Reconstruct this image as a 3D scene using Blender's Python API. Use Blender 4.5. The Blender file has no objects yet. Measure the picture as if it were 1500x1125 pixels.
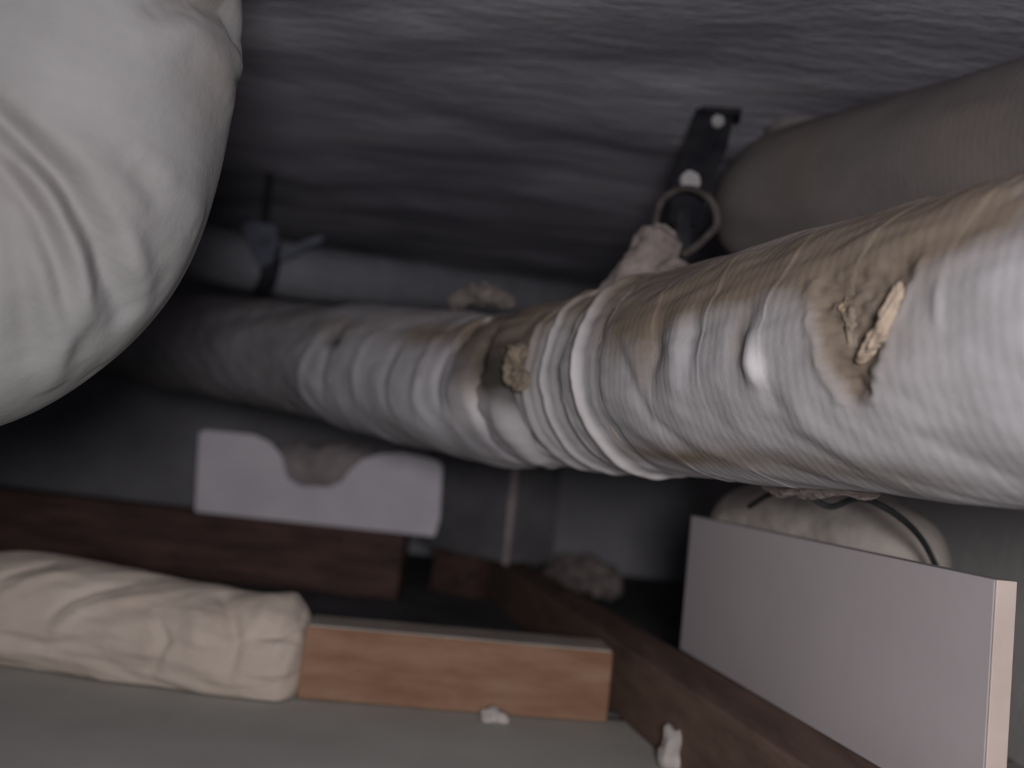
import bpy, bmesh, math
import numpy as np
from mathutils import Vector, Matrix, noise

# ---------------------------------------------------------------- camera, light, exposure
FPX = 1300.0
PITCH = math.radians(4.75)
ROLL = math.radians(6.0)
CAM = Vector((0.0, 0.0, 0.25))
F = Vector((0, math.cos(PITCH), math.sin(PITCH)))
R0 = Vector((1, 0, 0))
U0 = R0.cross(F)
RT = R0 * math.cos(ROLL) + U0 * math.sin(ROLL)
UP = -R0 * math.sin(ROLL) + U0 * math.cos(ROLL)

scene = bpy.context.scene
col = scene.collection
cd = bpy.data.cameras.new('camera')
cam = bpy.data.objects.new('camera', cd)
col.objects.link(cam)
M3 = Matrix((RT, UP, -F)).transposed()
cam.matrix_world = Matrix.Translation(CAM) @ M3.to_4x4()
cd.sensor_width = 36.0
cd.lens = FPX / 1500 * 36.0
cd.clip_start = 0.01
cd.dof.use_dof = True
cd.dof.focus_distance = 0.54
cd.dof.aperture_fstop = cd.lens / 1000 / 0.009
scene.camera = cam

w = bpy.data.worlds.new('world')
scene.world = w
w.use_nodes = True
w.node_tree.nodes['Background'].inputs[0].default_value = (0.66, 0.64, 0.85, 1)
w.node_tree.nodes['Background'].inputs[1].default_value = 0.014


def area(name, loc, target, size, energy, color):
    l = bpy.data.lights.new(name, 'AREA')
    l.shape = 'DISK'
    l.size = size
    l.energy = energy
    l.color = color
    o = bpy.data.objects.new(name, l)
    col.objects.link(o)
    o.location = loc
    o.rotation_euler = (Vector(target) - Vector(loc)).to_track_quat('-Z', 'Y').to_euler()
    return o


# work lamp behind and below the camera, at the inspection hatch
area('work_lamp', (0.04, -0.24, 0.30), (0.05, 1.0, 0.28), 0.14, 5.1, (1.0, 0.97, 0.95))

scene.view_settings.view_transform = 'Standard'
scene.view_settings.look = 'None'
scene.view_settings.exposure = 0.0
scene.view_settings.gamma = 1.0
scene.view_settings.use_curve_mapping = False


# ---------------------------------------------------------------- helpers
def P(u, v, y):
    """point of the place seen at photograph pixel (u, v), y metres in front of the camera"""
    d = RT * ((u - 750) / FPX) + UP * (-(v - 562.5) / FPX) + F
    return CAM + d * (y / d.y)


def proj(p):
    """numpy (n,3) -> pixel u, v"""
    q = p - np.array(CAM)
    x = q @ np.array(RT)
    y = q @ np.array(UP)
    z = q @ np.array(F)
    return 750 + FPX * x / z, 562.5 - FPX * y / z


def tag(o, label=None, cat=None, group=None, kind=None):
    if label: o['label'] = label
    if cat: o['category'] = cat
    if group: o['group'] = group
    if kind: o['kind'] = kind
    return o


def link(name, me, mat, parent=None, smooth=True):
    if mat: me.materials.append(mat)
    o = bpy.data.objects.new(name, me)
    col.objects.link(o)
    if parent:
        o.parent = parent
        o.matrix_parent_inverse = parent.matrix_world.inverted()
    if smooth:
        me.polygons.foreach_set('use_smooth', [True] * len(me.polygons))
    return o


def empty(name, loc):
    o = bpy.data.objects.new(name, None)
    o.empty_display_size = 0.05
    col.objects.link(o)
    o.matrix_world = Matrix.Translation(loc)
    return o


def nz(x, y, z=0.0):
    """vectorised smooth noise, sum of rotated sines (cheap), about -1..1"""
    a = np.sin(1.7 * x + 2.3 * np.sin(0.9 * y + 1.3 * z) + 0.7)
    b = np.sin(2.9 * y - 1.9 * np.sin(1.1 * x + 0.4) + 1.9 * z)
    c = np.sin(3.7 * (x * 0.6 + y * 0.8) + 1.7 * np.sin(2.1 * y - x) + z)
    return (a + b * 0.8 + c * 0.6) / 2.4


def pnz(x, ph, b, z=0.0):
    """the same noise made periodic round a tube"""
    return nz(x + 0.9 * b * np.sin(ph), 1.6 * b * np.cos(ph), z + 0.7 * b * np.sin(ph))


def spline(pts, n):
    pts = [np.array(p, float) for p in pts]
    pts = [2 * pts[0] - pts[1]] + pts + [2 * pts[-1] - pts[-2]]
    out = []
    for i in range(1, len(pts) - 2):
        p0, p1, p2, p3 = pts[i - 1:i + 3]
        for t in np.linspace(0, 1, 60, endpoint=False):
            out.append(0.5 * ((2 * p1) + (-p0 + p2) * t + (2 * p0 - 5 * p1 + 4 * p2 - p3) * t * t
                              + (-p0 + 3 * p1 - 3 * p2 + p3) * t ** 3))
    out.append(pts[-2])
    out = np.array(out)
    d = np.r_[0, np.cumsum(np.linalg.norm(np.diff(out, axis=0), axis=1))]
    s = np.linspace(0, d[-1], n)
    return np.stack([np.interp(s, d, out[:, k]) for k in range(3)], 1), s


class Tube:
    """swept tube with a radius field; keeps its grid so marks can be set in (length, angle)"""

    def __init__(self, pts, nt, nphi, ref=(0, 0, 1)):
        self.c, self.s = spline(pts, nt)
        self.nt, self.nphi = nt, nphi
        T = np.gradient(self.c, axis=0)
        T /= np.linalg.norm(T, axis=1)[:, None]
        N = np.zeros_like(T)
        n = np.array(ref, float)
        for i in range(nt):
            n = n - T[i] * (n @ T[i])
            n /= np.linalg.norm(n)
            N[i] = n
        self.T, self.N, self.B = T, N, np.cross(T, N)
        self.phi = np.linspace(0, 2 * math.pi, nphi, endpoint=False)
        self.S, self.PH = np.meshgrid(self.s, self.phi, indexing='ij')

    def shape(self, R, shift=None):
        c = self.c[:, None, :]
        if shift is not None: c = c + shift
        self.R = R
        self.V = (c + self.N[:, None, :] * (R * np.cos(self.PH))[..., None]
                  + self.B[:, None, :] * (R * np.sin(self.PH))[..., None])
        return self

    def at(self, u, v):
        """(s, phi) of the visible surface at photograph pixel u, v"""
        pu, pv = proj(self.V.reshape(-1, 3))
        n = (self.V - self.c[:, None, :]).reshape(-1, 3)
        vis = ((np.array(CAM) - self.V.reshape(-1, 3)) * n).sum(1) > 0
        front = (self.V.reshape(-1, 3) - np.array(CAM)) @ np.array(F) > 0.05
        d = (pu - u) ** 2 + (pv - v) ** 2 + np.where(vis & front, 0, 1e9)
        k = int(np.argmin(d))
        return self.S.ravel()[k], self.PH.ravel()[k]

    def blob(self, uv, ls, lp, ang=0.0, r=0.08):
        """gaussian mark centred at a surface point: lengths in metres along / around"""
        s0, p0 = uv if isinstance(uv, tuple) and uv[0] < 10 else self.at(*uv)
        ds = self.S - s0
        dp = ((self.PH - p0 + math.pi) % (2 * math.pi) - math.pi) * r
        a, b = ds * math.cos(ang) + dp * math.sin(ang), -ds * math.sin(ang) + dp * math.cos(ang)
        return np.exp(-(a / ls) ** 2 - (b / lp) ** 2)

    def path(self, uv, wd, r=0.08, taper=True):
        """gaussian ridge along a crease that runs through the given surface places"""
        q = [self.at(*p) for p in uv]
        best = np.zeros_like(self.S)
        n = len(q) - 1
        for k in range(n):
            (sa_, pa_), (sb_, pb_) = q[k], q[k + 1]
            dpb = ((pb_ - pa_ + math.pi) % (2 * math.pi) - math.pi) * r
            ds = self.S - sa_
            dp = ((self.PH - pa_ + math.pi) % (2 * math.pi) - math.pi) * r
            ex, ey = sb_ - sa_, dpb
            L2 = ex * ex + ey * ey + 1e-12
            t = np.clip((ds * ex + dp * ey) / L2, 0, 1)
            d2 = (ds - t * ex) ** 2 + (dp - t * ey) ** 2
            f = (k + t) / n
            a = np.sin(np.pi * np.clip(f * 0.86 + 0.07, 0, 1)) ** 0.6 if taper else 1.0
            best = np.maximum(best, np.exp(-d2 / wd ** 2) * a)
        return best

    def build(self, name, mat, parent=None, marks=None):
        nt, nphi = self.nt, self.nphi
        V = self.V.reshape(-1, 3)
        i, j = np.meshgrid(np.arange(nt - 1), np.arange(nphi), indexing='ij')
        j2 = (j + 1) % nphi
        a = i * nphi + j; b = i * nphi + j2; c = (i + 1) * nphi + j2; d = (i + 1) * nphi + j
        faces = np.stack([a, b, c, d], -1).reshape(-1, 4)
        me = bpy.data.meshes.new(name)
        fl = faces.tolist() + [list(range(nphi))[::-1], list(range((nt - 1) * nphi, nt * nphi))]
        me.from_pydata(V.tolist(), [], fl)
        uvl = me.uv_layers.new(name='UVMap')
        loops = np.zeros(len(me.loops), int)
        me.loops.foreach_get('vertex_index', loops)
        uu = self.s[loops // nphi]
        vv = (loops % nphi) / nphi
        # close the seam: the last quad of each ring uses v = 1
        vv = vv.copy()
        q = np.arange(len(faces) * 4).reshape(-1, 4)
        seam = (j.reshape(-1) == nphi - 1)
        vv[q[seam][:, 1]] = 1.0; vv[q[seam][:, 2]] = 1.0
        uvl.data.foreach_set('uv', np.stack([uu, vv * 0.5], 1).ravel())
        ca = me.color_attributes.new('marks', 'FLOAT_COLOR', 'POINT')
        m = np.zeros((nt * nphi, 4)); m[:, 3] = 1
        if marks:
            for k, f in enumerate(marks):
                if f is not None: m[:, k] = np.clip(f, 0, 1).ravel()
        ca.data.foreach_set('color', m.ravel())
        return link(name, me, mat, parent)


def bevel_box(name, corners8, mat, parent=None, bev=0.002, seg=2, sub=0, jit=0.0, seed=0.0):
    """hexahedron: 4 bottom corners then 4 top corners, counter-clockwise from above"""
    bm = bmesh.new()
    vs = [bm.verts.new(Vector(c)) for c in corners8]
    for f in ((3, 2, 1, 0), (4, 5, 6, 7), (0, 1, 5, 4), (1, 2, 6, 5), (2, 3, 7, 6), (3, 0, 4, 7)):
        bm.faces.new([vs[k] for k in f])
    bmesh.ops.recalc_face_normals(bm, faces=bm.faces[:])
    if bev:
        bmesh.ops.bevel(bm, geom=bm.edges[:], offset=bev, segments=seg, affect='EDGES', profile=0.5)
    if sub:
        bmesh.ops.subdivide_edges(bm, edges=[e for e in bm.edges if e.calc_length() > 0.02], cuts=sub, use_grid_fill=True)
        for v in bm.verts:
            v.co += noise.noise_vector(v.co * 9 + Vector((seed, 0, 0))) * jit
    me = bpy.data.meshes.new(name)
    bm.to_mesh(me); bm.free()
    return link(name, me, mat, parent, smooth=False)


def bar(name, a, b, wd, h, mat, parent=None, side=1, **kw):
    """bar whose one long bottom edge runs a->b, width wd to the left (+1) / right (-1), height h"""
    a, b = Vector(a), Vector(b)
    d = (b - a).normalized()
    n = Vector((-d.y, d.x, 0)).normalized() * wd * side
    z = Vector((0, 0, h))
    return bevel_box(name, [a, b, b + n, a + n, a + z, b + z, b + n + z, a + n + z], mat, parent, **kw)


# ---------------------------------------------------------------- materials
def mat_base(name):
    m = bpy.data.materials.new(name)
    m.use_nodes = True
    nt = m.node_tree
    return m, nt, nt.nodes['Principled BSDF']


def node(nt, t, **kw):
    n = nt.nodes.new(t)
    for k, v in kw.items(): setattr(n, k, v)
    return n


def mixc(nt, fac, a, b, mode='MIX'):
    n = nt.nodes.new('ShaderNodeMix')
    n.data_type = 'RGBA'; n.blend_type = mode
    for sock, val in ((n.inputs[0], fac), (n.inputs[6], a), (n.inputs[7], b)):
        if hasattr(val, 'links'): nt.links.new(val, sock)
        else: sock.default_value = val if not isinstance(val, tuple) else (*val, 1)
    return n.outputs[2]


def ramp(nt, src, lo, hi, a=(0, 0, 0), b=(1, 1, 1)):
    n = nt.nodes.new('ShaderNodeValToRGB')
    n.color_ramp.elements[0].position = lo; n.color_ramp.elements[1].position = hi
    n.color_ramp.elements[0].color = (*a, 1); n.color_ramp.elements[1].color = (*b, 1)
    nt.links.new(src, n.inputs[0])
    return n.outputs[0]


def noise_n(nt, scale, detail=4, rough=0.6, vec=None, stretch=None):
    co = nt.nodes.new('ShaderNodeTexCoord')
    src = vec or co.outputs['Object']
    if stretch:
        mp = nt.nodes.new('ShaderNodeMapping')
        mp.inputs['Scale'].default_value = stretch
        nt.links.new(src, mp.inputs[0]); src = mp.outputs[0]
    n = nt.nodes.new('ShaderNodeTexNoise')
    n.inputs['Scale'].default_value = scale
    n.inputs['Detail'].default_value = detail
    n.inputs['Roughness'].default_value = rough
    nt.links.new(src, n.inputs['Vector'])
    return n.outputs['Fac']


def surface(name, c1, c2, scale=8, stretch=None, bump=0.3, bscale=60, bdist=0.002, rough=0.85, lo=0.35, hi=0.65,
            spot=None, spot_scale=20):
    m, nt, b = mat_base(name)
    c = ramp(nt, noise_n(nt, scale, 6, 0.6, stretch=stretch), lo, hi, c1, c2)
    if spot:
        c = mixc(nt, ramp(nt, noise_n(nt, spot_scale, 5, 0.7), 0.56, 0.68), c, spot)
    nt.links.new(c, b.inputs['Base Color'])
    b.inputs['Roughness'].default_value = rough
    b.inputs['Specular IOR Level'].default_value = 0.25
    bp = nt.nodes.new('ShaderNodeBump')
    bp.inputs['Strength'].default_value = bump
    bp.inputs['Distance'].default_value = bdist
    nt.links.new(noise_n(nt, bscale, 6, 0.65, stretch=stretch), bp.inputs['Height'])
    nt.links.new(bp.outputs[0], b.inputs['Normal'])
    return m


def wrap_mat(name, clean, shade, brown=(0.19, 0.15, 0.12), dark=(0.05, 0.045, 0.04), pale=(0.72, 0.68, 0.70),
             weave=0.5, wscale=300):
    """glass-cloth bandage: woven relief + brown damp and dark mould, both with painted shade, and pale tape and ridge marks from 'marks'"""
    m, nt, b = mat_base(name)
    at = nt.nodes.new('ShaderNodeVertexColor'); at.layer_name = 'marks'
    sep = nt.nodes.new('ShaderNodeSeparateColor')
    nt.links.new(at.outputs[0], sep.inputs[0])
    c = ramp(nt, noise_n(nt, 11, 6, 0.65), 0.3, 0.7, shade, clean)
    # breakup so that marks have ragged edges
    nb = noise_n(nt, 55, 6, 0.75)

    def ragged(out):
        a = nt.nodes.new('ShaderNodeMath'); a.operation = 'MULTIPLY_ADD'
        nt.links.new(nb, a.inputs[0]); a.inputs[1].default_value = 1.0; a.inputs[2].default_value = 0.55
        q = nt.nodes.new('ShaderNodeMath'); q.operation = 'MULTIPLY'; q.use_clamp = True
        nt.links.new(out, q.inputs[0]); nt.links.new(a.outputs[0], q.inputs[1])
        return q.outputs[0]
    c = mixc(nt, ragged(sep.outputs[0]), c, brown)
    c = mixc(nt, ragged(sep.outputs[1]), c, dark)
    c = mixc(nt, sep.outputs[2], c, pale)
    nt.links.new(c, b.inputs['Base Color'])
    b.inputs['Roughness'].default_value = 0.8
    b.inputs['Specular IOR Level'].default_value = 0.2
    uv = nt.nodes.new('ShaderNodeUVMap'); uv.uv_map = 'UVMap'
    wv = nt.nodes.new('ShaderNodeTexWave')
    wv.bands_direction = 'X'
    wv.inputs['Scale'].default_value = wscale / 6.283 * 1.0
    wv.inputs['Distortion'].default_value = 1.2
    wv.inputs['Detail'].default_value = 3
    nt.links.new(uv.outputs[0], wv.inputs['Vector'])
    b1 = nt.nodes.new('ShaderNodeBump')
    b1.inputs['Strength'].default_value = weave
    b1.inputs['Distance'].default_value = 0.0004
    nt.links.new(wv.outputs['Fac'], b1.inputs['Height'])
    b2 = nt.nodes.new('ShaderNodeBump')
    b2.inputs['Strength'].default_value = 0.35
    b2.inputs['Distance'].default_value = 0.003
    nt.links.new(noise_n(nt, 45, 6, 0.7), b2.inputs['Height'])
    nt.links.new(b1.outputs[0], b2.inputs['Normal'])
    nt.links.new(b2.outputs[0], b.inputs['Normal'])
    return m


M = {}
M['slab'] = surface('slab_concrete', (0.21, 0.20, 0.25), (0.45, 0.43, 0.50), 3.0, (1, 3.2, 1), 0.6, 16, 0.012, 0.95, 0.32, 0.68)
M['wall'] = surface('wall_concrete', (0.33, 0.32, 0.36), (0.45, 0.44, 0.48), 4, None, 0.4, 25, 0.006, 0.95)
M['wall_side'] = surface('side_wall', (0.52, 0.50, 0.50), (0.64, 0.62, 0.62), 4, None, 0.4, 25, 0.006, 0.95)
M['floor_shade'] = surface('shaded_floor', (0.07, 0.068, 0.075), (0.13, 0.125, 0.135), 6, None, 0.4, 60, 0.003, 0.95)
M['board'] = surface('ceiling_board', (0.42, 0.415, 0.40), (0.50, 0.495, 0.475), 6, None, 0.35, 180, 0.0012, 0.95)
M['wrap_near'] = wrap_mat('glass_cloth_near', (0.435, 0.42, 0.45), (0.325, 0.315, 0.33), weave=0.25)
M['wrap_far'] = wrap_mat('glass_cloth_far', (0.42, 0.41, 0.45), (0.31, 0.30, 0.33), weave=0.15)
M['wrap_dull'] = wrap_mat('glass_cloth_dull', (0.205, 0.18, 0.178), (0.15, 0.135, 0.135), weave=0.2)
M['wrap_elbow'] = wrap_mat('glass_cloth_elbow', (0.31, 0.305, 0.315), (0.25, 0.245, 0.25), weave=0.25, wscale=200)
M['tape'] = surface('pale_tape', (0.60, 0.56, 0.60), (0.72, 0.68, 0.72), 30, None, 0.3, 120, 0.001, 0.7)
M['wool'] = surface('mineral_wool', (0.12, 0.095, 0.08), (0.34, 0.28, 0.22), 60, None, 0.9, 120, 0.004, 1.0, spot=(0.5, 0.36, 0.24), spot_scale=50)
M['rag'] = surface('frayed_cloth', (0.20, 0.165, 0.16), (0.33, 0.28, 0.27), 40, None, 0.8, 90, 0.003, 0.95)
M['flap'] = surface('torn_flap', (0.30, 0.23, 0.18), (0.46, 0.37, 0.30), 60, None, 0.6, 90, 0.002, 0.95)
M['notch_cloth'] = surface('dusty_cloth', (0.30, 0.26, 0.27), (0.42, 0.37, 0.38), 30, None, 0.6, 60, 0.003, 0.95)
M['rag_dark2'] = surface('dim_frayed_cloth', (0.12, 0.10, 0.10), (0.22, 0.19, 0.185), 40, None, 0.6, 90, 0.003, 0.95)
M['rag_dark'] = surface('sooty_cloth', (0.05, 0.043, 0.042), (0.14, 0.12, 0.115), 40, None, 0.6, 90, 0.003, 0.95)
M['steel'] = surface('dull_steel', (0.012, 0.012, 0.018), (0.03, 0.03, 0.036), 30, None, 0.3, 90, 0.001, 0.6)
M['bolt'] = surface('zinc_bolt', (0.30, 0.29, 0.30), (0.48, 0.46, 0.47), 60, None, 0.2, 90, 0.001, 0.5)
M['clamp'] = surface('bluish_clamp', (0.09, 0.10, 0.14), (0.15, 0.16, 0.21), 40, None, 0.2, 90, 0.001, 0.6)
M['white_board'] = surface('white_board', (0.48, 0.435, 0.46), (0.54, 0.49, 0.515), 5, None, 0.2, 90, 0.0008, 0.85)
M['board_edge'] = surface('white_board_edge', (0.60, 0.50, 0.46), (0.70, 0.58, 0.54), 20, None, 0.2, 90, 0.0008, 0.85)
M['foam'] = surface('foam_panel', (0.74, 0.70, 0.80), (0.84, 0.80, 0.88), 14, None, 0.2, 60, 0.001, 0.85)
M['wood_red'] = surface('dark_red_timber', (0.065, 0.040, 0.038), (0.15, 0.085, 0.077), 10, (1, 6, 6), 0.4, 30, 0.002, 0.8)
M['wood_orange'] = surface('orange_timber', (0.25, 0.13, 0.078), (0.34, 0.205, 0.14), 9, (1.5, 5, 7), 0.35, 40, 0.002, 0.75)
M['wood_brown'] = surface('brown_timber', (0.12, 0.078, 0.063), (0.20, 0.132, 0.105), 8, (5, 1, 5), 0.4, 40, 0.002, 0.8)
M['cloth'] = surface('beige_cloth', (0.56, 0.47, 0.41), (0.67, 0.58, 0.52), 10, None, 0.5, 45, 0.004, 0.9)
M['duct'] = surface('grey_casing', (0.16, 0.155, 0.17), (0.23, 0.22, 0.24), 10, None, 0.2, 60, 0.001, 0.7)
M['bead'] = surface('pale_corner', (0.40, 0.33, 0.34), (0.52, 0.44, 0.46), 30, None, 0.2, 60, 0.001, 0.7)
M['cable'] = surface('dark_cable', (0.03, 0.03, 0.035), (0.06, 0.06, 0.065), 30, None, 0.2, 60, 0.001, 0.6)
M['chalk'] = surface('plaster_chip', (0.42, 0.38, 0.36), (0.60, 0.55, 0.54), 40, None, 0.5, 90, 0.002, 0.95)

# ---------------------------------------------------------------- the setting
SLAB = 0.665
Z = Vector((0, 0, 1))


def grid_slab(name, x0, x1, y0, y1, z, thick, mat, n=90, amp=0.004, up=True):
    """slab with a gently uneven visible face and real thickness"""
    bm = bmesh.new()
    vs = [[None] * (n + 1) for _ in range(n + 1)]
    for i in range(n + 1):
        for j in range(n + 1):
            x = x0 + (x1 - x0) * i / n; y = y0 + (y1 - y0) * j / n
            dz = amp * noise.fractal(Vector((x * 3, y * 6, 0.3)), 0.8, 2.0, 5)
            vs[i][j] = bm.verts.new((x, y, z + dz))
    fs = [bm.faces.new((vs[i][j], vs[i + 1][j], vs[i + 1][j + 1], vs[i][j + 1])) for i in range(n) for j in range(n)]
    ext = bmesh.ops.extrude_face_region(bm, geom=fs)
    for e in ext['geom']:
        if isinstance(e, bmesh.types.BMVert): e.co.z = z + thick
    bmesh.ops.recalc_face_normals(bm, faces=bm.faces[:])
    me = bpy.data.meshes.new(name); bm.to_mesh(me); bm.free()
    return tag(link(name, me, mat, None, True), kind='structure')


D = 2.15
grid_slab('ceiling', -2.6, 2.2, -1.2, D + 0.1, SLAB, 0.15, M['slab'], n=150, amp=0.010)
grid_slab('floor', -2.6, 2.2, 0.12, 0.925, 0.0, -0.02, M['board'], n=60, amp=0.0006)
# beyond the battens the shade is put into a darker floor colour
grid_slab('floor_rear', -2.6, 2.2, 0.9252, D + 0.1, 0.0, -0.02, M['floor_shade'], n=60, amp=0.0010)
tag(bevel_box('wall_back', [(-2.6, D, -0.02), (1.6, D, -0.02), (1.6, D + .1, -0.02), (-2.6, D + .1, -0.02),
                            (-2.6, D, SLAB + .02), (1.6, D, SLAB + .02), (1.6, D + .1, SLAB + .02), (-2.6, D + .1, SLAB + .02)],
              M['wall'], bev=0, sub=20, jit=0.008), kind='structure')
tag(bar('wall_right', (0.56, 0.62, 0), (0.46, D - 0.002, 0), 0.1, SLAB + 0.01, M['wall_side'], side=-1, bev=0, sub=10, jit=0.004),
    kind='structure')
tag(bar('wall_left', (-1.95, -0.4, 0), (-2.1, D - 0.002, 0), 0.1, SLAB + 0.01, M['wall'], side=1, bev=0, sub=10, jit=0.004),
    kind='structure')

# ---------------------------------------------------------------- main wrapped pipe
n1 = P(1500, 500, 0.44); n2 = P(870, 560, 0.80)
nd = (n1 - n2)
pipe = empty('insulated_pipe', P(800, 560, 0.86))
tag(pipe, 'long white cloth-wrapped pipe, torn and brown-stained, running across the middle to the right edge', 'pipe')

j = P(775, 570, 0.862)
far_pts = [j + (j - P(640, 556, 0.975)) * 0.15, j, P(700, 566, 0.925), P(450, 526, 1.13), P(250, 500, 1.34), P(60, 478, 1.62), P(-60, 468, 1.90)]
tf = Tube(far_pts, 620, 160)
S, PH = tf.S, tf.PH
Rf = 0.071 + 0.0 * S
tf.shape(Rf)
# bandage overlaps: slanted saw-tooth steps
sa, pa = tf.at(715, 600); sb, pb = tf.at(440, 540)
q = (S + 0.018 * np.sin(PH + 0.8) + 0.004 * pnz(S * 20, PH, 1.5)) / 0.046
saw = (q % 1.0)
Rf = Rf + 0.0010 * (1 - saw) ** 3 * (0.4 + 0.6 * pnz(S * 9, PH, 0.7) ** 2)
Rf += 0.0018 * pnz(S * 22, PH, 1.6) + 0.0006 * pnz(S * 80 + 3 * np.sin(PH), PH, 4.0, 1.1)
# thicker roll near the joint ending in a lip, slimmer far stretch
Rf += 0.005 / (1 + np.exp((S - sb) / 0.008))
lip = sa + 0.012 * np.cos(PH - pa - 0.4)
Rf -= 0.011 / (1 + np.exp((S - lip) / 0.0025))
H = lambda uv, wd: tf.path(uv, wd, r=0.071)
# creases fanning out beside the joint on the lower side
Rf += 0.0015 * np.exp(-((S - sa - 0.03) / 0.05) ** 2) * np.sin(95 * S + 3.0 * np.cos(PH - 0.6))
fcv = H([(755, 480), (750, 545), (768, 605), (808, 655), (855, 685)], 0.0055)
fcv2 = H([(722, 500), (715, 540), (735, 572), (768, 600)], 0.0075)
flt = H([(735, 585), (752, 625), (785, 660), (825, 682)], 0.0045)
Rf += -0.007 * fcv - 0.006 * fcv2 + 0.0035 * flt + 0.0025 * pnz(S * 60, PH, 5.0) * (S < sa)
hole = tf.blob((490, 497), 0.012, 0.010, r=0.07)
Rf -= 0.010 * np.clip(hole * 1.4, 0, 1)
Rf += 0.0035 * H([(470, 500), (448, 530), (445, 570), (470, 600)], 0.007) - 0.003 * H([(505, 480), (480, 530), (478, 580)], 0.006)
Rf += 0.003 * H([(640, 505), (622, 540), (620, 580), (640, 615)], 0.006) - 0.0035 * H([(700, 495), (660, 520), (645, 555), (650, 590)], 0.005)
Rf += 0.004 * H([(670, 505), (710, 478), (750, 465)], 0.004) - 0.004 * H([(660, 495), (700, 468), (735, 458)], 0.004)
Rf += 0.003 * H([(545, 500), (525, 540), (530, 590)], 0.008) - 0.003 * H([(590, 510), (570, 560), (590, 610)], 0.007)
Rf += 0.006 * H([(660, 560), (690, 570), (712, 600), (715, 640)], 0.014)
# sag on the underside
Rf += 0.008 * tf.blob((600, 600), 0.06, 0.03, r=0.07)
tf.shape(Rf)
topw = np.clip(np.cos(PH), 0, 1) ** 2
brown = (0.95 * H([(700, 480), (735, 500), (770, 530), (790, 580)], 0.026) + 0.75 * tf.blob((700, 480), 0.09, 0.035) + 0.55 * tf.blob((615, 490), 0.05, 0.02) + 0.5 * tf.blob((720, 560), 0.03, 0.03)
         + 0.55 * tf.blob((500, 480), 0.06, 0.018) + 0.45 * topw * np.clip(pnz(S * 22, PH, 2) + 0.5, 0, 1)
         + 0.5 * np.exp(-((q % 1.0) / 0.12) ** 2) * np.clip(pnz(S * 14, PH, 1.7, 2.0) + 0.2, 0, 1))
dull = 1 / (1 + np.exp(-(S - sb - 0.01) / 0.01))  # stretch past the ridge: dimmer light there put into the colour
dark = hole + 0.85 * fcv + 0.85 * fcv2 + 0.35 * (S < sa) * np.clip(np.cos(PH) * 2, 0, 1) + 0.42 * dull + 0.55 * tf.blob((745, 490), 0.02, 0.04) + 0.5 * tf.blob((725, 545), 0.02, 0.014)  # crevice paths carry painted shade
pale = 0.45 * flt + 0.6 * tf.blob((690, 600), 0.03, 0.02) + 0.35 * tf.blob((715, 470), 0.02, 0.006, 0.8)
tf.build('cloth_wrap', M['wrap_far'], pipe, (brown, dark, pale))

near_pts = [n1 + nd.normalized() * 0.55, n1 + nd.normalized() * 0.25, n1, n1 * 0.5 + n2 * 0.5, n2, P(800, 566, 0.842), P(762, 570, 0.875)]
tn = Tube(near_pts, 1100, 260)
S, PH = tn.S, tn.PH
L = tn.s[-1]
# distance from the gathered end
E = L - S
base = np.interp(S, [0.25, 0.55, L - 0.075, L], [0.083, 0.083, 0.0765, 0.0755])
tn.shape(base)
Sn2, _ = tn.at(862, 560)
Rn = base - 0.016 / (1 + np.exp((E - 0.018) / 0.008))
q = (S + 0.010 * np.sin(PH + 0.3) + 0.004 * pnz(S * 14, PH, 1.2)) / 0.058
lipn = (1 - (q % 1.0)) ** 4
Rn += 0.0009 * lipn * np.clip(0.6 + pnz(S * 7, PH, 1), 0, 1)
Rn += 0.0020 * pnz(S * 22, PH, 1.6) + 0.0009 * pnz(S * 70 + 2 * np.sin(PH), PH, 5.0, 0.6)
# gathered rings by the joint
ring = lambda u, v, wd, slant=0.0: np.exp(-((S - tn.at(u, v)[0] - slant * np.cos(PH - 0.2)) / wd) ** 2)
r_pale = ring(846, 560, 0.0075, 0.004)
cr1 = ring(872, 560, 0.006, 0.004)
cr2 = ring(815, 570, 0.006, -0.004)
cr3 = ring(793, 590, 0.005, -0.004)
r2 = ring(802, 590, 0.004, -0.003)
r3 = ring(780, 600, 0.004, -0.003)
Rn += 0.0058 * r_pale - 0.0025 * cr1 - 0.005 * cr2 + 0.004 * r2 - 0.0075 * cr3 + 0.0035 * r3
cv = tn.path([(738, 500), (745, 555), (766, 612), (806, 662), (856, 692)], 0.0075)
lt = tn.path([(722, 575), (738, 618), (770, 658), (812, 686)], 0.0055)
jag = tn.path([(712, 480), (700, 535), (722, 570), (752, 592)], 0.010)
umb = tn.path([(760, 465), (725, 495), (712, 540)], 0.022, taper=False)
Rn += -0.009 * cv + 0.005 * lt - 0.006 * jag + 0.0022 * pnz(S * 85, PH, 7.0, 3.0) * np.clip(1.4 - E / 0.04, 0, 1)
# dents & folds
Rn -= 0.006 * tn.blob((950, 520), 0.010, 0.030, 0.25)
Rn += 0.004 * tn.blob((985, 530), 0.010, 0.028, 0.15)
Rn -= 0.003 * tn.blob((1010, 500), 0.008, 0.020, 0.1)
Rn -= 0.0045 * tn.blob((1083, 495), 0.009, 0.020, 0.15)
Rn += 0.0042 * tn.blob((1103, 535), 0.007, 0.014, -0.15)
Rn += 0.0015 * tn.blob((1370, 440), 0.003, 0.010) - 0.002 * tn.path([(905, 500), (925, 560), (950, 610), (1010, 655)], 0.006) + 0.002 * tn.path([(1150, 560), (1180, 620), (1250, 665), (1340, 680)], 0.010)
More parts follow.
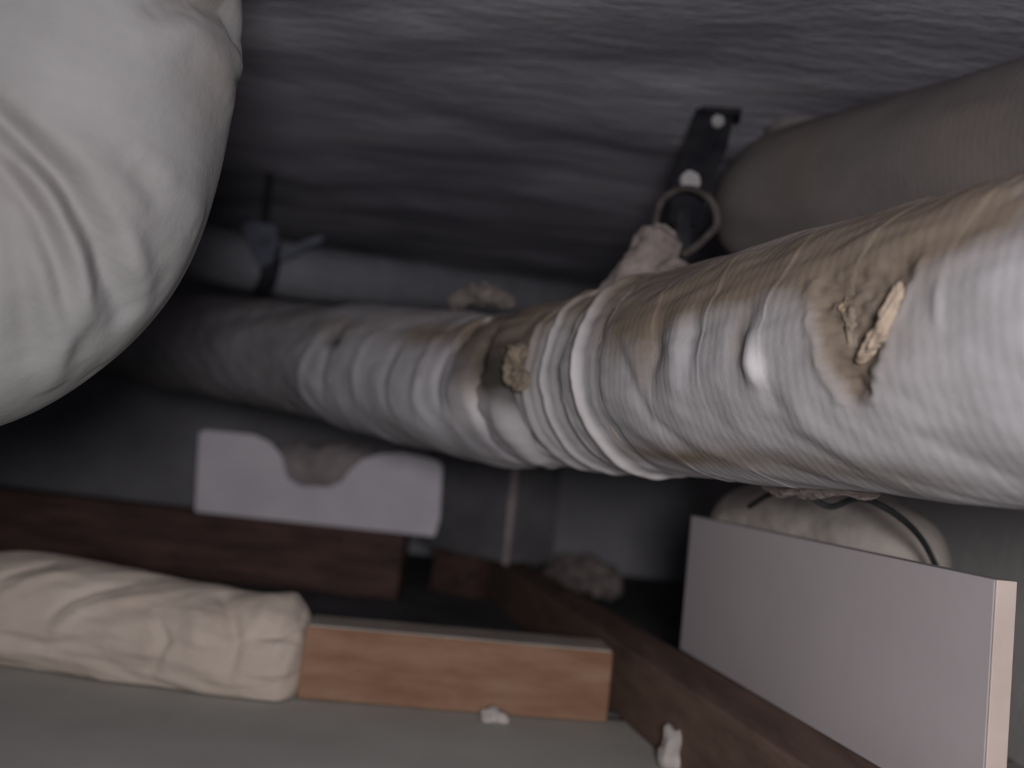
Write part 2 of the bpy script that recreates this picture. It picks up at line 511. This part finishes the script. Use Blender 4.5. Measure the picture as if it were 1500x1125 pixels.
# the torn place: triangular hollow
s0, p0 = tn.at(1255, 420); s1, p1 = tn.at(1255, 596)
dph = ((p1 - p0 + math.pi) % (2 * math.pi) - math.pi)
tt = ((PH - p0 + math.pi) % (2 * math.pi) - math.pi) / dph
sl, _ = tn.at(1205, 420); sr, _ = tn.at(1318, 420)
hw = abs(sl - sr) / 2 * np.clip(1.05 - tt, 0, 1.15) ** 0.8 + 0.002
cen = s0 + (s1 - s0) * np.clip(tt, -0.3, 1)
edge = 0.002 * pnz(S * 90, PH, 14)
inside = 1 / (1 + np.exp((np.abs(S - cen) - hw + edge) / 0.0035))
inside *= 1 / (1 + np.exp((tt - 1.0) / 0.04)) / (1 + np.exp(-(tt + 0.22) / 0.06))
Rn -= inside * (0.0050 + 0.0018 * nz(S * 160, PH * 30))
rim = np.exp(-((np.abs(S - cen) - hw + edge - 0.004) / 0.004) ** 2) * (tt > -0.2) * (tt < 1)
Rn += 0.0018 * rim
tn.shape(Rn)
topw = np.clip(np.cos(PH - 0.1), 0, 1) ** 1.2
nearend = np.exp(-(E / 0.17) ** 2)
brown = (0.70 * np.clip((np.cos(PH) - 0.30) / 0.35, 0, 1) + 0.75 * topw * nearend + 0.35 * topw * np.clip(pnz(S * 13, PH, 2) + 0.5, 0, 1)  # top band: stain, with shade of the upper side painted in
         + 0.7 * tn.blob((930, 470), 0.05, 0.022) + 0.6 * tn.blob((950, 520), 0.012, 0.030, 0.2)
         + 0.7 * tn.blob((1040, 440), 0.07, 0.012) + 0.3 * tn.blob((900, 500), 0.03, 0.03)
         + 0.5 * tn.blob((1085, 500), 0.007, 0.02, 0.1) + 0.7 * tn.blob((1225, 400), 0.025, 0.016)
         + 0.35 * tn.blob((1260, 470), 0.05, 0.045) + 0.6 * tn.path([(1000, 430), (1150, 385), (1300, 340), (1480, 300)], 0.022) + 0.9 * tn.blob((765, 520), 0.03, 0.035) + 0.5 * tn.blob((1340, 360), 0.05, 0.014)
         + 0.6 * tn.path([(900, 668), (1050, 672), (1200, 685), (1400, 705)], 0.014) + 0.4 * tn.blob((1000, 670), 0.06, 0.010) + 0.55 * cr1 * topw + 0.95 * inside)  # underside path: shadow of the lower edge painted as brown
endz = 1 / (1 + np.exp((E - 0.026) / 0.006))
brown = brown + endz * 0.5 * topw + 0.9 * umb
dark = 1.0 * cv + 1.0 * jag + 0.8 * cr3 + 0.6 * cr2 + 0.30 * endz + 0.25 * umb + 0.5 * cr1 * 0.5 + 0.35 * tn.blob((1086, 492), 0.004, 0.012) + 0.25 * tn.blob((1015, 500), 0.004, 0.006) + 0.35 * inside * np.clip(nz(S * 120, PH * 20) , 0, 1)  # creases and gathered end darkened: crevice shade painted in
pale = 1.0 * r_pale * np.clip(-np.cos(PH) * 0.9 + 0.85, 0, 1) + 0.6 * tn.blob((1106, 540), 0.005, 0.013, -0.15) + 0.3 * r2 + 0.35 * lt
tn.build('cloth_wrap', M['wrap_near'], pipe, (brown, dark, pale))


def tuft(name, pts, rad, mat, parent=None, nt=90, nphi=40, amp=0.35, seed=0.0, flat=None):
    t = Tube(pts, nt, nphi, ref=(0.1, 0.2, 1))
    S, PH = t.S / t.s[-1], t.PH
    if callable(rad): r = rad(S)
    else: r = rad * np.sqrt(np.clip(1 - (2 * S - 1) ** 4, 0.02, 1))
    r = r * (1 + amp * nz(S * 9 + seed, PH * 2 + seed) + amp * 0.5 * pnz(S * 25 + seed, PH, 5))
    t.shape(r)
    if flat is not None:
        t.V[..., 2] = np.maximum(t.V[..., 2], flat)
    return t.build(name, mat, parent)


# brown wool showing in the tear, with a peeling light flap
def surf_point(t, u, v, lift):
    s, p = t.at(u, v)
    i = int(np.argmin(abs(t.s - s))); k = int(round(p / (2 * math.pi) * t.nphi)) % t.nphi
    q = t.V[i, k]; c = t.c[i]
    n = (q - c) / np.linalg.norm(q - c)
    return Vector(q + n * lift)


tuft('exposed_wool', [surf_point(tn, 1235, 415, -0.003), surf_point(tn, 1245, 480, -0.002), surf_point(tn, 1262, 565, -0.003)],
     lambda s: 0.0060 * np.sqrt(np.clip(1 - s, .03, 1)) * np.clip(s * 4, 0.2, 1), M['wool'], pipe, amp=0.30)
fl = tuft('torn_flap', [surf_point(tn, 1322, 415, 0.001), surf_point(tn, 1302, 470, 0.002), surf_point(tn, 1280, 510, 0.003), surf_point(tn, 1258, 530, 0.002)],
          0.0034, M['flap'], pipe, amp=0.4, seed=2.0)
fl['label'] = 'light brown torn strip of wrap'
# crumbled lump at the joint
tuft('crumbled_wool', [surf_point(tn, 772, 505, 0.000), surf_point(tn, 762, 540, 0.004), surf_point(tn, 772, 570, -0.001)],
     0.011, M['wool'], pipe, amp=0.4, seed=5.0)
# raised scrap on the far wrap's upper edge
tuft('loose_cloth', [P(655, 447, 0.965), P(705, 430, 0.945), P(755, 446, 0.92)], 0.011, M['rag_dark2'], pipe, amp=0.25, seed=7.0)
# frayed threads hanging along the underside at the right
tuft('loose_cloth', [P(1110, 704, 0.66), P(1165, 716, 0.63), P(1215, 712, 0.60), P(1290, 722, 0.57)], 0.006, M['rag'], pipe,
     amp=0.5, seed=9.0)
tuft('torn_flap', [P(1425, 706, 0.46), P(1455, 716, 0.455), P(1480, 722, 0.45)], 0.006, M['rag'], pipe, amp=0.4, seed=4.0)

# ---------------------------------------------------------------- foreground elbow at the left
eb = empty('wrapped_elbow', P(100, 250, 0.52))
tag(eb, 'big pale cloth-wrapped pipe elbow, creased, filling the upper left corner', 'pipe')
ep = [P(150, -320, 0.52), P(138, -100, 0.52), P(130, 60, 0.52), P(100, 200, 0.515), P(50, 320, 0.51), P(-60, 405, 0.50), P(-240, 450, 0.485),
      P(-460, 480, 0.465)]
te = Tube(ep, 700, 200, ref=(1, 0, 0))
S, PH = te.S, te.PH
Re = 0.0865 + 0 * S
te.shape(Re)
sm, pm = te.at(200, 360)
G = te.path
Re -= 0.0139 * G([(-40, 140), (0, 172), (40, 205), (85, 252), (122, 305), (153, 362), (172, 412), (190, 455)], 0.0065)
Re += 0.0078 * G([(60, 190), (110, 240), (160, 300), (195, 350), (215, 405)], 0.013)
Re -= 0.0078 * G([(-20, 225), (20, 262), (58, 310), (84, 370), (98, 430), (102, 480)], 0.0055)
Re += 0.0085 * G([(40, 250), (78, 300), (104, 365), (118, 425), (122, 470)], 0.0055)
Re += 0.0070 * G([(52, 380), (74, 430), (86, 490), (80, 560)], 0.006)
Re -= 0.0054 * G([(150, 380), (165, 440), (160, 500), (140, 545)], 0.007)
Re -= 0.0062 * G([(190, 245), (235, 290), (280, 325)], 0.009)
Re -= 0.0062 * G([(-10, 262), (22, 320), (45, 385), (60, 450), (55, 520)], 0.007)
Re -= 0.0047 * G([(215, 330), (235, 380), (238, 425)], 0.007)
Re += 0.0045 * G([(150, 420), (160, 470), (150, 530)], 0.007) - 0.002 * G([(120, 490), (114, 530)], 0.008)
Re += 0.0050 * G([(215, 240), (255, 285), (290, 320)], 0.008) + 0.004 * G([(20, 300), (45, 360), (62, 420), (66, 480)], 0.005)
Re -= 0.0025 * G([(30, 420), (42, 470), (44, 510)], 0.008) + 0.004 * G([(150, 270), (200, 330), (228, 380)], 0.005)
Re += 0.006 * G([(348, 60), (345, 120)], 0.022)
Re -= 0.0093 * G([(230, 12), (290, -8), (338, 20), (350, 70)], 0.008)
Re += 0.0054 * G([(225, 60), (280, 50), (320, 90), (335, 150)], 0.013)
Re += 0.0030 * pnz(S * 12, PH, 1.0) + 0.0012 * pnz(S * 34, PH, 2.6)
te.shape(Re)
brown = 0.3 * G([(235, 8), (290, -8), (335, 15)], 0.010) + 0.3 * np.clip(te.blob((325, 100), 0.03, 0.02), 0, 1) + 0.22 * te.blob((20, 260), 0.03, 0.05)
te.build('cloth_wrap', M['wrap_elbow'], eb, (brown, None, None))
tc = Tube([P(150, -300, 0.52), P(155, -420, 0.525), Vector((P(155, -420, 0.525).x, P(155, -420, 0.525).y, SLAB + 0.01))], 60, 48, ref=(1, 0, 0))
tc.shape(0.080 + 0.001 * pnz(tc.S * 40, tc.PH, 2)).build('riser', M['wrap_elbow'], eb)

# ---------------------------------------------------------------- dull upper right pipe
up = empty('dull_pipe', P(1250, 300, 0.9))
tag(up, 'dull brown-grey lagged pipe with rounded end under the slab at upper right', 'pipe')
a = P(1175, 300, 0.99); b = P(1500, 243, 0.75)
dirn = (b - a).normalized()
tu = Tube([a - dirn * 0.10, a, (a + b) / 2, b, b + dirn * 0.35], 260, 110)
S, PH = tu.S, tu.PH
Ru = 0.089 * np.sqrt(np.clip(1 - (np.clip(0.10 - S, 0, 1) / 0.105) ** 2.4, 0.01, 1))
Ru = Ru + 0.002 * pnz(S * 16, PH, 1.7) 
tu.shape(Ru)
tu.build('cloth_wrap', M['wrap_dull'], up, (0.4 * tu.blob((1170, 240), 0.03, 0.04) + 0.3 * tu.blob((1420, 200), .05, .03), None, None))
# riser from its end up through the slab
e0 = a - dirn * 0.02
tb = Tube([e0, e0 + Vector((0.0, 0.0, 0.05)), e0 + Vector((0.0, 0.0, 0.12))], 40, 60, ref=(1, 0, 0))
tb.shape(0.035 + 0.002 * pnz(tb.S * 14, tb.PH, 2)).build('branch', M['wrap_dull'], up)

# ---------------------------------------------------------------- thin dim pipe behind, at the left
bp = empty('rear_pipe', P(500, 395, 1.5))
tag(bp, 'thin dim grey pipe behind the white wrapped pipe, left of centre', 'pipe')
tr = Tube([P(-40, 318, 1.28), P(200, 352, 1.36), P(430, 397, 1.48), P(600, 418, 1.62), P(760, 436, 1.80), P(900, 452, 2.00), P(985, 462, 2.16)], 320, 72)
S, PH = tr.S, tr.PH
tr.shape(0.046 + 0.0015 * pnz(S * 25, PH, 2) + 0.0015 * (1 - ((S + 0.01 * np.sin(PH)) / 0.09 % 1)) ** 5)
M['rear'] = wrap_mat('rear_cloth', (0.27, 0.27, 0.31), (0.20, 0.20, 0.235), weave=0.2)
tr.build('cloth_wrap', M['rear'], bp, (None, None, None))


def ringp(name, t, u, v, r0, wd, mat, parent, thick=0.003):
    """clamp ring round a tube at the place seen at u, v"""
    s, _ = t.at(u, v)
    i = int(np.argmin(abs(t.s - s)))
    c = t.c[i]; T = t.T[i]
    k = Tube([c - T * wd / 2, c, c + T * wd / 2], 16, 64, ref=tuple(t.N[i]))
    x = (k.S / k.s[-1]) * 2 - 1
    return k.shape(r0 + thick * (1 - x ** 6)).build(name, mat, parent)


def prism(name, pts, depth, mat, parent=None, bev=0.001):
    """closed outline (world points) extruded along vector depth"""
    bm = bmesh.new()
    vs = [bm.verts.new(p) for p in pts]
    f = bm.faces.new(vs)
    ex = bmesh.ops.extrude_face_region(bm, geom=[f])
    for e in ex['geom']:
        if isinstance(e, bmesh.types.BMVert): e.co += depth
    bmesh.ops.recalc_face_normals(bm, faces=bm.faces[:])
    if bev:
        bmesh.ops.bevel(bm, geom=[e for e in bm.edges if len(e.link_faces) == 2 and e.calc_face_angle(0) > 0.6],
                        offset=bev, segments=2, affect='EDGES')
    me = bpy.data.meshes.new(name); bm.to_mesh(me); bm.free()
    return link(name, me, mat, parent, False)


def hexbolt(name, c, axis, r, h, mat, parent):
    axis = Vector(axis).normalized()
    x = axis.orthogonal().normalized(); y = axis.cross(x)
    pts = [c + x * r * math.cos(k * math.pi / 3) + y * r * math.sin(k * math.pi / 3) for k in range(6)]
    return prism(name, pts, axis * h, mat, parent, bev=r * 0.12)


def rod(name, a, b, r, mat, parent, thread=0.0):
    n = 160 if thread else 12
    t = Tube([a, (a + b) / 2, b], n, 20, ref=(0.3, 0.9, 0.1))
    R = r + (thread * np.sin(t.S * 2 * math.pi / 0.004 + t.PH) if thread else 0 * t.S)
    return t.shape(R).build(name, mat, parent)


# bluish clamp with hanger rod on the rear pipe
cl = empty('pipe_clamp', P(385, 350, 1.42))
tag(cl, 'bluish grey clamp hanging the thin rear pipe from the slab at left', 'clamp')
ringp('band', tr, 395, 400, 0.047, 0.03, M['steel'], cl)
cc = P(385, 352, 1.40)
pl = [P(352, 330, 1.395), P(372, 322, 1.395), P(404, 330, 1.395), P(408, 352, 1.395), P(398, 385, 1.395), P(380, 392, 1.395), P(366, 365, 1.395)]
prism('plate', pl, Vector((0, 0.012, 0)), M['clamp'], cl, 0.002)
hexbolt('bolt', P(386, 352, 1.393), (0, -1, 0.1), 0.009, 0.007, M['clamp'], cl)
prism('lever', [P(408, 372, 1.40), P(450, 350, 1.40), P(472, 344, 1.40), P(474, 352, 1.40), P(452, 362, 1.40), P(412, 384, 1.40)], Vector((0, 0.008, 0)),
      M['clamp'], cl, 0.001)
hc = P(386, 326, 1.405)
rod('rod', hc, Vector((hc.x, hc.y, SLAB + 0.005)), 0.005, M['steel'], cl, 0.0006)

# ---------------------------------------------------------------- hanger above the joint
hg = empty('pipe_hanger', P(1010, 300, 0.86))
tag(hg, 'dark steel hanger with pale bolts and frayed cloth, above the white pipe joint', 'hanger')
htop = P(1055, 158, 0.975)
hz = SLAB - htop.z
anch = Vector((htop.x, htop.y, SLAB))
# anchor bracket on the slab
bevel_box('anchor_plate', [(anch.x - .022, anch.y - .012, SLAB - .006), (anch.x + .022, anch.y - .012, SLAB - .006), (anch.x + .028, anch.y + .02, SLAB - .006),
                           (anch.x - .028, anch.y + .02, SLAB - .006), (anch.x - .022, anch.y - .012, SLAB + .01), (anch.x + .022, anch.y - .012, SLAB + .01),
                           (anch.x + .028, anch.y + .02, SLAB + .01), (anch.x - .028, anch.y + .02, SLAB + .01)], M['steel'], hg, bev=0.002)
hexbolt('bolt', P(1050, 180, 0.950), (0, -1, 0), 0.0075, 0.007, M['bolt'], hg)
yb = 0.885
yv = lambda v: 0.975 - (v - 150) * 0.10 / 180
prism('strap', [P(u, v, yv(v)) for u, v in ((1022, 153), (1078, 158), (1066, 215), (1038, 280), (1022, 330), (982, 325), (984, 270), (1006, 205))],
      Vector((0, 0.008, 0)), M['steel'], hg, 0.001)
hexbolt('bolt', P(1008, 268, yv(268) - 0.002), (0.1, -1, 0), 0.0115, 0.010, M['bolt'], hg)
lp = [P(968, 372, 0.86), P(960, 330, 0.862), P(972, 292, 0.868), P(1005, 276, 0.872), P(1040, 292, 0.868), P(1050, 326, 0.865), P(1030, 352, 0.86), P(1000, 374, 0.855)]
tuft('yoke', lp, lambda s: 0.0034 + 0 * s, M['rag_dark'], hg, nt=120, nphi=16, amp=0.25, seed=1)
prism('side_strap', [P(992, 305, 0.872), P(1012, 308, 0.872), P(1010, 380, 0.86), P(988, 378, 0.86)], Vector((0, 0.006, 0)), M['steel'], hg, 0.001)
tuft('frayed_cloth', [P(975, 340, 0.85), P(958, 368, 0.845), P(932, 402, 0.84), P(895, 432, 0.835), P(850, 466, 0.828)],
     lambda s: 0.023 * np.clip(1.25 - s, 0.1, 1) * np.clip(s * 10, .3, 1) ** 0.5, M['rag'], hg, nt=150, nphi=50, amp=0.16, seed=3)
tuft('frayed_cloth', [P(965, 388, 0.85), P(1005, 404, 0.82), P(1045, 408, 0.79), P(1080, 408, 0.77)],
     lambda s: 0.013 * np.clip(1.1 - s, 0.1, 1) * np.clip(s * 7, .25, 1), M['rag'], hg, nt=120, nphi=40, amp=0.3, seed=6)
ringp('band', tn, 868, 520, 0.0745, 0.012, M['rag'], hg, 0.0025)

# ---------------------------------------------------------------- timbers
# long brown batten running towards the viewer, under the white board
bd = Vector((0.0975, -0.436, 0)).normalized()
Bp = Vector((0.147, 0.91, 0))
tbm = bar('brown_batten', Bp - bd * 1.22, Bp + bd * 0.60, 0.06, 0.070, M['wood_brown'], side=1, bev=0.002, sub=1, jit=0.002)
tag(tbm, 'long brown timber batten under the white board, running from lower right into the dark', 'timber')
# orange batten across
oL = P(436, 1010, 0.871); oL.z = 0.0005
oR = Vector((0.128, 0.897, 0.0005))
ob = empty('orange_batten', (oL + oR) / 2)
bar('beam', oL, oR, 0.052, 0.069, M['wood_orange'], ob, side=1, bev=0.002, sub=1, jit=0.001)
M['dust'] = surface('dusty_top', (0.30, 0.255, 0.23), (0.40, 0.35, 0.32), 20, None, 0.5, 60, 0.002, 0.95)
dz_ = Vector((0, 0, 0.0685))
ds_ = bar('dust_layer', oL + dz_ + Vector((0.002, 0.001, 0)), oR + dz_ + Vector((-0.002, 0.001, 0)), 0.050, 0.0022, M['dust'], ob, side=1, bev=0.0007)
ds_['label'] = 'grey dusty top face'
tag(ob, 'orange-brown timber batten lying beside the beige cloth, bottom centre', 'timber')
# dark red beam under the notched panel
rl = Vector((-1.25, 1.52, 0.0)); rr = P(590, 800, 1.47); rr.z = 0.0
rb = bar('red_beam', rl, rr, 0.06, 0.108, M['wood_red'], side=1, bev=0.002, sub=1, jit=0.003)
tag(rb, 'dark reddish-brown timber beam under the notched pale panel, at left', 'timber')

# ---------------------------------------------------------------- notched pale panel
yp = 1.475
out = [(286, 741), (291, 634), (300, 630), (372, 637), (395, 648), (412, 668), (420, 700), (440, 712), (480, 714), (500, 706),
       (512, 690), (530, 674), (556, 665), (590, 664), (640, 675), (648, 684), (644, 760), (638, 773)]
pts = [P(u, v, yp) for u, v in out]
zb = 0.1085
for k in (0, -1): pts[k].z = zb
pn = prism('notched_panel', pts, Vector((0, 0.020, 0)), M['foam'], None, 0.002)
tag(pn, 'pale lilac panel with a rounded notch standing on the dark red beam', 'panel')
tt_ = tuft('cloth_bundle', [P(390, 672, 1.552), P(440, 690, 1.55), P(500, 690, 1.55), P(560, 680, 1.552)], 0.050, M['notch_cloth'], None, nt=120, nphi=48,
           amp=0.06, seed=8, flat=0.109)
tag(tt_, 'grey-brown bundle of cloth showing in the notch of the pale panel', 'cloth')

# ---------------------------------------------------------------- dark casing with a pale corner
cs = empty('grey_casing', Vector((P(742, 825, 1.50).x, 1.50, 0)))
tag(cs, 'dark grey box casing with a pale front corner, right of the notched panel', 'box')
c0 = P(743, 826, 1.50); ct = P(752, 690, 1.50)
zt = ct.z + 0.02
cx, cy = (c0.x + ct.x) / 2, 1.50
lx, ly = cx - 0.155, cy + 0.17
rx, ry = cx + 0.085, cy + 0.10
bx_ = lx + (rx - cx), ly + (ry - cy)
zb2 = 0.0745
bevel_box('body', [(lx, ly, zb2), (cx, cy, zb2), (rx, ry, zb2), (bx_[0], bx_[1], zb2), (lx, ly, zt), (cx, cy, zt), (rx, ry, zt), (bx_[0], bx_[1], zt)],
          M['duct'], cs, bev=0.002)
bevel_box('support_block', [(cx - .13, cy + .13, 0), (cx - .05, cy + .06, 0), (cx - .01, cy + .12, 0), (cx - .09, cy + .19, 0),
                            (cx - .13, cy + .13, zb2), (cx - .05, cy + .06, zb2), (cx - .01, cy + .12, zb2), (cx - .09, cy + .19, zb2)],
          M['wood_red'], cs, bev=0.002)
be = bevel_box('corner_bead', [(cx - .006, cy - .002, zb2 - .002), (cx + .003, cy - .008, zb2 - .002), (cx + .008, cy + .004, zb2 - .002), (cx, cy + .008, zb2 - .002),
                               (cx - .006, cy - .002, zt), (cx + .003, cy - .008, zt), (cx + .008, cy + .004, zt), (cx, cy + .008, zt)], M['bead'], cs, bev=0.0015)
be['label'] = 'pale pinkish corner strip'

# ---------------------------------------------------------------- white board standing on the batten
wb = empty('white_board', Vector((0.20, 0.80, 0.07)))
tag(wb, 'flat white board standing on edge on the brown batten at lower right', 'board')
pa_ = Vector((0.203, 0.945, 0.0705)); pb_ = Vector((0.2895, 0.518, 0.0705))
bar('panel', pa_, pb_, 0.0140, 0.139, M['white_board'], wb, side=1, bev=0.001)
bw = (pb_ - pa_).normalized()
e1 = pb_ + bw * 0.0002
ed = bar('edge_strip', e1, e1 + bw * 0.0015, 0.0135, 0.139, M['board_edge'], wb, side=1, bev=0.0004)
ed['label'] = 'lighter cut edge'

# bundle behind the board
lb = tuft('insulation_roll', [P(1050, 790, 1.02), P(1115, 770, 0.97), P(1210, 778, 0.90), P(1300, 803, 0.83), P(1385, 850, 0.79)],
          lambda s: 0.047 * np.sqrt(np.clip(1 - (2 * s - 1) ** 4, 0.03, 1)), surface('roll_cloth', (0.42, 0.37, 0.34), (0.56, 0.51, 0.47), 14, None, 0.6, 50, 0.004, 0.95),
          None, nt=160, nphi=70, amp=0.05, seed=1.5)
tag(lb, 'beige grey roll of insulation lying behind the white board under the wrapped pipe', 'insulation')
cb = Tube([P(1098, 742, 0.80), P(1130, 724, 0.74), P(1175, 722, 0.70), P(1215, 742, 0.69), P(1260, 730, 0.67), P(1310, 752, 0.66), P(1350, 790, 0.70), P(1375, 840, 0.74), P(1385, 880, 0.76)], 200, 14)
cb.shape(0.0024 + 0 * cb.S)
tag(cb.build('cable', M['cable']), 'thin dark cable sagging between the wrapped pipe and the insulation roll', 'cable')

# ---------------------------------------------------------------- crumpled beige cloth
tk = Tube([P(-260, 900, 0.92), P(-100, 895, 0.915), P(40, 898, 0.91), P(180, 918, 0.905), P(300, 941, 0.90), P(400, 955, 0.90), P(456, 959, 0.90)], 420, 180)
S, PH = tk.S / tk.s[-1], tk.PH
Lk = tk.s[-1]
Rk = 0.056 * (1 - 0.55 * np.clip((S - 0.95) / 0.05, 0, 1) ** 2) * np.sqrt(np.clip(1 - np.clip((S - 0.985) / 0.016, 0, 1) ** 2, .02, 1))
s_ = tk.S
tk.shape(Rk)
K = lambda uv, wd: tk.path(uv, wd, r=0.055)
Rk = Rk + 0.0035 * pnz(s_ * 14, PH, 1.5) + 0.0016 * pnz(s_ * 42, PH, 3.0) + 0.0012 * (1 - np.sqrt(np.abs(pnz(s_ * 30, PH, 4.0, 1.0)) + .02))
Rk -= 0.0050 * K([(70, 905), (100, 878), (140, 862), (190, 856)], 0.0045)
Rk += 0.0040 * K([(80, 920), (115, 895), (160, 880), (230, 872)], 0.006)
Rk -= 0.0040 * K([(0, 850), (40, 835), (80, 826)], 0.004)
Rk += 0.0040 * K([(0, 870), (50, 852), (110, 840)], 0.006)
Rk -= 0.0060 * K([(325, 872), (340, 900), (345, 940), (335, 990)], 0.007)
Rk += 0.0060 * K([(285, 870), (292, 910), (288, 960)], 0.012)
Rk -= 0.0045 * K([(450, 885), (440, 915), (410, 930), (365, 935)], 0.0045)
Rk += 0.0045 * K([(395, 880), (385, 905), (370, 920)], 0.010)
Rk -= 0.0035 * K([(0, 935), (60, 945), (130, 935), (200, 950)], 0.006)
Rk -= 0.0040 * K([(230, 900), (245, 940), (220, 985)], 0.005)
Rk += 0.0035 * K([(420, 990), (440, 940), (465, 905)], 0.004)
tk.shape(Rk)
tk.V[..., 2] = np.maximum(tk.V[..., 2], 0.0015)
tag(tk.build('crumpled_cloth', M['cloth']), 'crumpled beige cloth bunched up against the left end of the orange batten', 'cloth')


def chip(name, u, v, y, sx, sy, sz, seed, label):
    bm = bmesh.new()
    bmesh.ops.create_icosphere(bm, subdivisions=3, radius=1)
    for q in bm.verts:
        n = noise.noise(q.co * 1.6 + Vector((seed, 0, 0)))
        q.co = q.co * (1 + 0.55 * n)
        q.co = Vector((q.co.x * sx, q.co.y * sy, max(q.co.z, -0.6) * sz))
    zm = min(q.co.z for q in bm.verts)
    for q in bm.verts: q.co.z -= zm
    me = bpy.data.meshes.new(name); bm.to_mesh(me); bm.free()
    o = link(name, me, M['chalk'])
    p = P(u, v, y)
    o.location = (p.x, p.y, 0.001)
    return tag(o, label, 'debris')


chip('plaster_chip', 722, 1052, 0.862, 0.014, 0.008, 0.008, 1.0, 'small white plaster chip at the foot of the orange batten')
chip('plaster_lump', 986, 1120, 0.79, 0.014, 0.012, 0.022, 9.3, 'pale upright plaster lump beside the brown batten, at the bottom edge')
tag(tuft('grey_rag', [P(800, 850, 1.75), P(840, 836, 1.7), P(880, 850, 1.66), P(905, 866, 1.62)], 0.03, M['rag'], None, amp=0.3, seed=11, flat=0.001),
    'dim grey rag on the floor behind the brown batten', 'cloth')
